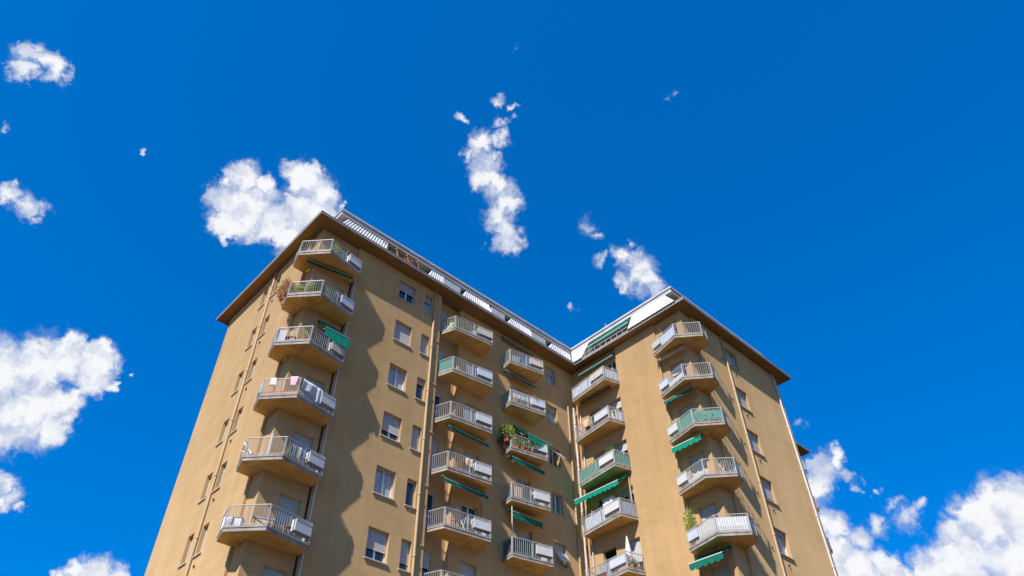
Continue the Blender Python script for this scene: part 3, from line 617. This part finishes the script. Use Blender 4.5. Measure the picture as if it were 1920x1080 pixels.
plant(1.15, -.72, -3+fz, .2, .3, 'leaf_dark', 'dark small plant next to the grey screen of the second left balcony', 120, .08, group=G)
plant(-.05, -.8, -6+fz, .2, .35, 'leaf_lime', 'pale plant at the front corner of the third left balcony', 90, .09, group=G)
plant(.35, -.85, -12+fz, .17, .4, 'leaf_lime', 'yellow-green plant at the corner of the balcony with the broken rail', 130, .08, group=G)
plant(.75, -.8, -12+fz, .22, .3, 'leaf_lime', 'low yellow-green plant beside the blue towels', 150, .08, group=G)
plant(1.2, -.7, -12+fz, .22, .3, 'leaf_green', 'low green plant next to the planter box with the broken rail', 150, .08, group=G)
for k, x in enumerate((.25, .5, .8)):
    plant(x, -.86+.05*k, -15+fz, .1, .2, ['leaf_dark','leaf_green','leaf_green'][k], ['tiny dark plant at the corner of the sixth left balcony','tiny green plant right of the corner of the sixth left balcony','little green plant by the terracotta jar of the sixth left balcony'][k], 50, .06, pr=.09, ph=.15, flowers='petal_red' if k == 0 else None, group=G)
plant(1.08, -.78, -15+fz, .07, .1, 'leaf_dark', 'large terracotta jar beside the planter box of the sixth left balcony', 20, .05, pr=.16, ph=.36, group=G)
plant(9.05, -.42, fz, .32, .7, 'leaf_lime', 'yellow-green bush at the corner of the topmost middle balcony', 260, .12, group=G)
plant(10.3, -.85, fz, .24, .3, 'leaf_lime', 'pale pot plant left of the planter box of the topmost middle balcony', 120, .08, potmat='white_sheet', pr=.18, ph=.3, group=G)
for k, x in enumerate((9.5, 9.8, 10.1)):
    plant(x, -.72, -9+fz, .13, .22, 'leaf_dark', ['left red-flowered pot on the fourth middle balcony','middle red-flowered pot on the fourth middle balcony','right red-flowered pot on the fourth middle balcony'][k], 50, .06, flowers='petal_red', group=G)
plant(9.35, -.72, -6+fz, .22, .25, 'leaf_dark', 'dark low plant on the third middle balcony', 120, .08, group=G)
plant(9.45, -.72, -12+fz, .05, .06, 'leaf_dark', 'terracotta jar beside the lit wall of the fifth middle balcony', 12, .04, pr=.13, ph=.4, group=G)
plant(15.0, -.95, -3+.85, .2, .25, 'leaf_dry', 'orange flowers above the white-sheeted balcony', 90, .09, pr=.1, ph=.12, flowers='petal_orange', group=G)
plant(13.2, -.45, -6+fz+.35, .4, .65, 'leaf_lime', 'wild yellow-green bush bulging over the left end of the plant-filled balcony', 520, .15, pr=.2, ph=.3, group=G)
plant(13.25, -.2, -6+fz+.1, .35, .5, 'leaf_dark', 'dark bush under the wild bush at the left end of the plant-filled balcony', 260, .11, group=G)
for k, x in enumerate((13.75, 14.1, 14.45, 14.8)):
    plant(x, -.72-.06*k, -6+fz, .22, .38, ['leaf_green','leaf_lime','leaf_green','leaf_lime'][k], '%s plant from the left behind the front rail of the plant-filled balcony' % ['first','second','third','fourth'][k], 150, .09, flowers='petal_orange' if k == 3 else None, group=G)
plant(16.05, -.55, -6+1.0, .18, .35, 'leaf_dry', 'thin dry twigs standing right of the bright green awning', 60, .09, pr=.1, ph=.15, group=G)
plant(14.0, -.6, -9+fz, .2, .25, 'leaf_dark', 'dark plant behind the beige sheet on the fourth balcony by the inner windows', 90, .08, group=G)
plant(19.3, -2.9, -6+.75, .32, .55, 'leaf_green', 'leafy green plant above the rail of the third inner-corner balcony', 300, .1, pr=.15, ph=.25, group=G)
plant(19.45, -.9, -9+.6, .22, .4, 'leaf_green', 'small green plant by the dish on the fourth inner-corner balcony', 120, .09, group=G)
for k, y in enumerate((-3.35, -3.1)): plant(19.2+.25*k, y-.1, -12+fz, .2, .28, 'leaf_green', ['red geranium at the point of the fifth inner-corner balcony','second red geranium by the white parasol'][k], 120, .07, flowers='petal_red', group=G)
plant(19.6, -3.5, -12+fz, .2, .3, 'leaf_dark', 'dark plant right of the white parasol', 150, .08, group=G)
for k, t in enumerate((.15, .4, .65, .88)):
    p = lerp(C2P[2], C2P[3], t); plant(p[0]+.22, p[1]+.18, -6+fz, .22, .5, ['leaf_green','leaf_lime','leaf_green','leaf_dark'][k], '%s plant from the left behind the green mesh of the third right-corner balcony' % ['first','second','third','fourth'][k], 150, .09, group=G)
plant(19.55, -7.12, -12+fz+.3, .2, 1.45, 'leaf_lime', 'tall climbing plant with bright leaves at the end of the white-panelled balcony', 480, .12, pr=.18, ph=.3, cat='climbing plant', name='climbing_plant', ry=.3)
plant(19.6, -8.9, -15+.8, .2, .3, 'leaf_lime', 'pale flowering plant on the lowest visible right-corner balcony', 80, .09, flowers='cloth_white', group=G)
plant(38.7, -5.5, -9+fz+.2, .5, .7, 'leaf_dark', 'dark shrub on the far wing peeping past the right wall', 160, .14, group=G)
# terrace plants under the pergola
for k, x in enumerate((4.3, 5.4, 6.2)):
    plant(x, -.1, 2.97, .35, .7, ['leaf_dark','leaf_dry','leaf_dark'][k], ['dark terrace plant at the left of the attic pergola','rust-coloured terrace plant in the middle of the attic pergola','dark terrace plant at the right of the attic pergola'][k], 180, .12, group='plants on the roof terrace')
# air conditioner on the sixth left balcony
def wavy(name, a, b, z0, z1, m, label, cat, amp=.03, out=0, group=None, jag=0):
    mid = Vector(((a[0]+b[0])/2, (a[1]+b[1])/2, z_((z0+z1)/2))); bm = bmesh.new(); k = 14; rows = []
    for j in range(k+1):
        t = j/k; p = lerp(a, b, t); r = []
        for q in range(6):
            s = q/5; d = amp*math.sin(t*9+s*2+mid.x*3)*(.3+s)
            r.append(bm.verts.new(Vector((p[0]+d, p[1]-d, z_(z1+(z0-z1)*s)+(jag*random.uniform(-1,1) if q == 5 else 0)))-mid))
        rows.append(r)
    for x, y in zip(rows, rows[1:]):
        for q in range(5): bm.faces.new((x[q], y[q], y[q+1], x[q+1]))
    o = obj(name, bm, m, None, True); o.location = mid; md = o.modifiers.new('s', 'SOLIDIFY'); md.thickness = .006
    return tag(o, label, cat, group)
LG = 'washing and cloths hung on the rails'
wavy('laundry', lerp(C1P[3],C1P[4],.08), lerp(C1P[3],C1P[4],.45), -9+.5, -9+1.09, 'cloth_white', 'white washing over the slanting rail of the fourth left balcony', 'laundry', group=LG, jag=.03)
wavy('laundry', lerp(C1P[3],C1P[4],.46), lerp(C1P[3],C1P[4],.6), -9+.3, -9+1.09, 'cloth_white', 'lace-like white cloth hanging left of the planter of the fourth left balcony', 'laundry', group=LG, jag=.05)
wavy('laundry', lerp(C1P[2],C1P[3],.72), lerp(C1P[2],C1P[3],.92), -9+.62, -9+1.13, 'cloth_pink', 'pink and white cloth at the front corner of the fourth left balcony', 'laundry', group=LG, jag=.03)
wavy('laundry', (.5,-.8), (.85,-.74), -12+.4, -12+1.0, 'cloth_blue', 'dark blue towel behind the rail of the broken-rail balcony', 'laundry', group=LG)
wavy('laundry', (.9,-.74), (1.08,-.71), -12+.35, -12+1.05, 'cloth_white', 'pale blue towel between two dark towels of the broken-rail balcony', 'laundry', group=LG)
wavy('laundry', (1.1,-.7), (1.38,-.66), -12+.4, -12+1.0, 'cloth_blue', 'second dark blue towel, nearest the planter of the broken-rail balcony', 'laundry', group=LG)
wavy('laundry', (14.0,-.72), (14.75,-.9), .32, .98, 'cloth_blue', 'blue clothes behind the rail of the topmost balcony near the inner windows', 'laundry', group=LG, jag=.05)
wavy('laundry', (14.55,-.82), (14.85,-.9), -9+.3, -9+.75, 'cloth_blue', 'small blue cloth behind the fourth balcony near the inner windows', 'laundry', group=LG)
wavy('laundry', lerp(C1P[1],C1P[2],.5), lerp(C1P[1],C1P[2],.85), -9+.4, -9+1.09, 'grey_sheet', 'grey cloth over the left side rail of the fourth left balcony', 'laundry', group=LG, jag=.03)
wavy('laundry', lerp(C1P[2],C1P[3],.2), lerp(C1P[2],C1P[3],.34), -9+.7, -9+1.1, 'cloth_white', 'small white cloth left of the pink one on the fourth left balcony', 'laundry', group=LG, jag=.04)
wavy('laundry', (9.9,-.95), (10.3,-1.0), -9+.55, -9+1.02, 'cloth_tan', 'tan cloth hung inside the rail of the fourth middle balcony', 'laundry', group=LG, jag=.03)
wavy('laundry', (19.0,-1.2), (18.93,-1.75), -3+.5, -3+1.0, 'cloth_tan', 'tan cloth behind the rail of the second inner-corner balcony', 'laundry', group=LG, jag=.03)
def blockthing(name, x, y, z, sx, sy, sz, m, label, cat, detail=None, rot=0):
    root = empty(name, (x, y, z_(z)), label, cat); root.rotation_euler = (0, 0, rot)
    bm = bmesh.new(); box(bm, -sx/2, sx/2, -sy/2, sy/2, 0.03, sz); bmesh.ops.bevel(bm, geom=bm.edges[:], offset=.02, segments=2, affect='EDGES'); obj('casing', bm, m, root)
    bm = bmesh.new()
    for a in (-1, 1):
        for b in (-1, 1): box(bm, a*sx*.42-.02, a*sx*.42+.02, b*sy*.4-.02, b*sy*.4+.02, 0, .035)
    obj('feet', bm, 'dark_matt', root)
    if detail == 'fan':
        bm = bmesh.new()
        for rr in (.06, .12, .18): tube(bm, [(rr*math.cos(a*.3927)-.05, -sy/2-.01, sz/2+rr*math.sin(a*.3927)) for a in range(17)], .006, 5)
        for a in range(8): bar(bm, (-.05, -sy/2-.01, sz/2), (-.05+.18*math.cos(a*.785), -sy/2-.01, sz/2+.18*math.sin(a*.785)), .008)
        obj('fan_grille', bm, 'grey_under', root)
    if detail == 'lid':
        bm = bmesh.new(); box(bm, -sx/2-.02, sx/2+.02, -sy/2-.02, sy/2+.02, sz+.002, sz+.05); obj('lid', bm, 'grey_under', root)
    return root
blockthing('air_conditioner', -.62, .35, -15+fz, .75, .3, .55, 'frame_white', 'white air conditioner unit on the sixth left balcony', 'air conditioner', 'fan', -.8)
blockthing('cupboard', .28, -.28, -15+fz, .8, .45, .5, 'cloth_tan', 'low tan cupboard on the sixth left balcony', 'cupboard', 'lid', -.4)
blockthing('cupboard', -.35, .1, -6+fz, .55, .35, .5, 'terracotta', 'orange-brown chest behind the rail of the third left balcony', 'chest', 'lid', -.8)
blockthing('cupboard', 19.4, -2.35, -9+.2, .5, .75, 1.35, 'frame_white', 'tall white cabinet with things on top on the fourth inner-corner balcony', 'cabinet', 'lid')
blockthing('storage_box', 19.2, -1.5, -12+fz, .4, .7, .3, 'maroon', 'dark red storage box on the fifth inner-corner balcony', 'storage box', 'lid')
wavy('dust_sheet', (8.75,-.35), (9.0,-.6), fz+.02, .75, 'cloth_white', 'white dust sheet at the left end of the topmost middle balcony', 'sheet', .12, jag=.04)
# pots row rail box on the fourth left balcony
bm = bmesh.new(); a = lerp(C1P[2],C1P[3],.05); b = lerp(C1P[2],C1P[3],.95)
bar(bm, (a[0]+.12,a[1]+.12,z_(-9+.36)), (b[0]+.12,b[1]+.12,z_(-9+.36)), .14, .16); 
o = obj('flower_box', bm, 'terracotta', None); tag(o, 'long red-brown flower box behind the front rail of the fourth left balcony', 'flower box')
# closed parasol
root = empty('closed_parasol', (19.3, -3.25, z_(-12+fz)), 'closed white parasol standing on the fifth inner-corner balcony', 'parasol')
bm = bmesh.new(); tube(bm, [(0,0,0), (0,0,1.9)], .02, 8); obj('pole', bm, 'steel', root)
bm = bmesh.new(); tube(bm, [(0,0,.35), (0,0,.6), (0,0,1.2), (0,0,1.85)], [.2,.22,.14,.03], 9); obj('canopy', bm, 'cloth_white', root, True)
bm = bmesh.new(); tube(bm, [(0,0,0), (0,0,.08)], .25, 14); obj('base', bm, 'slab_edge', root)
# satellite dishes / round wall unit
def dish(x, y, z, r, d, label, m='dish_grey'):
    root = empty('satellite_dish', (x, y, z_(z)), label, 'satellite dish'); d = Vector(d).normalized(); bm = bmesh.new()
    tube(bm, [d*(-.10*r*4+.1*r*4*(k/4)**.5) for k in range(1,5)], [r*k/4 for k in range(1,5)], 20, cap=False); obj('reflector', bm, m, root, True)
    bm = bmesh.new(); bar(bm, (0,0,0), d*r*.9+Vector((0,0,-.05)), .02); tube(bm, [d*r*.85, d*r*1.05], .035, 8); obj('feed_arm', bm, 'steel', root)
    bm = bmesh.new(); bar(bm, (0,0,-.05), (0,.0,-.6), .035); obj('mast', bm, 'steel', root)
dish(19.25, -1.25, -9+1.0, .3, (-.9,-.2,.2), 'grey satellite dish behind the rail of the fourth inner-corner balcony')
# bicycle-like folded drying rack and small lamp
def rack(x, y, z, label, sx=.9, rot=0):
    root = empty('drying_rack', (x, y, z_(z)), label, 'drying rack'); root.rotation_euler = (0,0,rot); 
    for a in (-1, 1):
        bm = bmesh.new(); bar(bm, (a*sx/2,-.2,0), (a*sx/2,.2,.8), .025); bar(bm, (a*sx/2,.2,0), (a*sx/2,-.2,.8), .025); obj('leg', bm, 'frame_white', root)
    bm = bmesh.new()
    for k in range(6): bar(bm, (-sx/2,-.2+k*.08,.8), (sx/2,-.2+k*.08,.8), .012)
    obj('wires', bm, 'frame_white', root)
rack(20.1, -9.55, -9+fz, 'white folding rack on the fourth right-corner balcony')
rack(10.6, -.55, -12+fz, 'low white rack left of the planter of the fifth middle balcony', .8)
rack(38.9, -5.5, -9.8, 'dark drying rack on the far wing at the right edge of the building', 1.0)
# broken rail: two white bars fallen across the gap
bm = bmesh.new()
p = lerp(C1P[1],C1P[2],.1); q = lerp(C1P[2],C1P[3],.42)
bar(bm, (-1.02,.45,z_(-12+1.0)), (*lerp(C1P[2],C1P[3],.2), z_(-12+.3)), .05); bar(bm, (-.95,.7,z_(-12+.75)), (*lerp(C1P[2],C1P[3],.12), z_(-12+.32)), .03)
bar(bm, (*lerp(C1P[2],C1P[3],.62), z_(-12+.25)), (*lerp(C1P[2],C1P[3],.62), z_(-12+1.2)), .05)
o = obj('loose_bars', bm, 'frame_white', None); tag(o, 'loose white bars leaning in the gap of the broken rail on the fifth left balcony', 'loose bars')
# round lamp on the wall beside the double door
root = empty('wall_lamp', (10.28, .12, z_(-12+1.75)), 'round white wall lamp left of the double door on the fifth middle balcony', 'lamp')
bm = bmesh.new(); bmesh.ops.create_icosphere(bm, subdivisions=2, radius=.11); obj('globe', bm, 'frame_white', root, True)
bm = bmesh.new(); tube(bm, [(0,0,0), (0,.06,0)], .06, 10); obj('bracket', bm, 'steel', root)
# overflow pipes on the middle balconies
pipe([(11.95, .12, -9.3), (11.95, .12, -11.3), (12.15, .12, -11.45), (12.15, .12, -11.8)], .03, 'pipe_tan', False)
pipe([(13.5, -.5, -9.2), (13.5, -.5, -12+1.0)], .03, 'pipe_white', False)
pipe([(2.05, -.1, -.0+1.0), (2.05, -.1, 2.5)], .025, 'pipe_tan', False)
pipe([(19.85, -3.5, -6.2), (19.85, -3.5, -9+.2)], .04, 'pipe_tan', False)
for i in (0, 1, 2, 3):
    pipe([(19.75, -6.95, -.1-3*i), (19.75, -6.95, -2.0-3*i)], .03, 'pipe_tan', False)
# ---------------------------------------------------------------- ground
bm = bmesh.new(); quad(bm, [(-3000,-3000,0), (3000,-3000,0), (3000,3000,0), (-3000,3000,0)])
o = obj('ground', bm, 'ground_mat'); o['kind'] = 'structure'
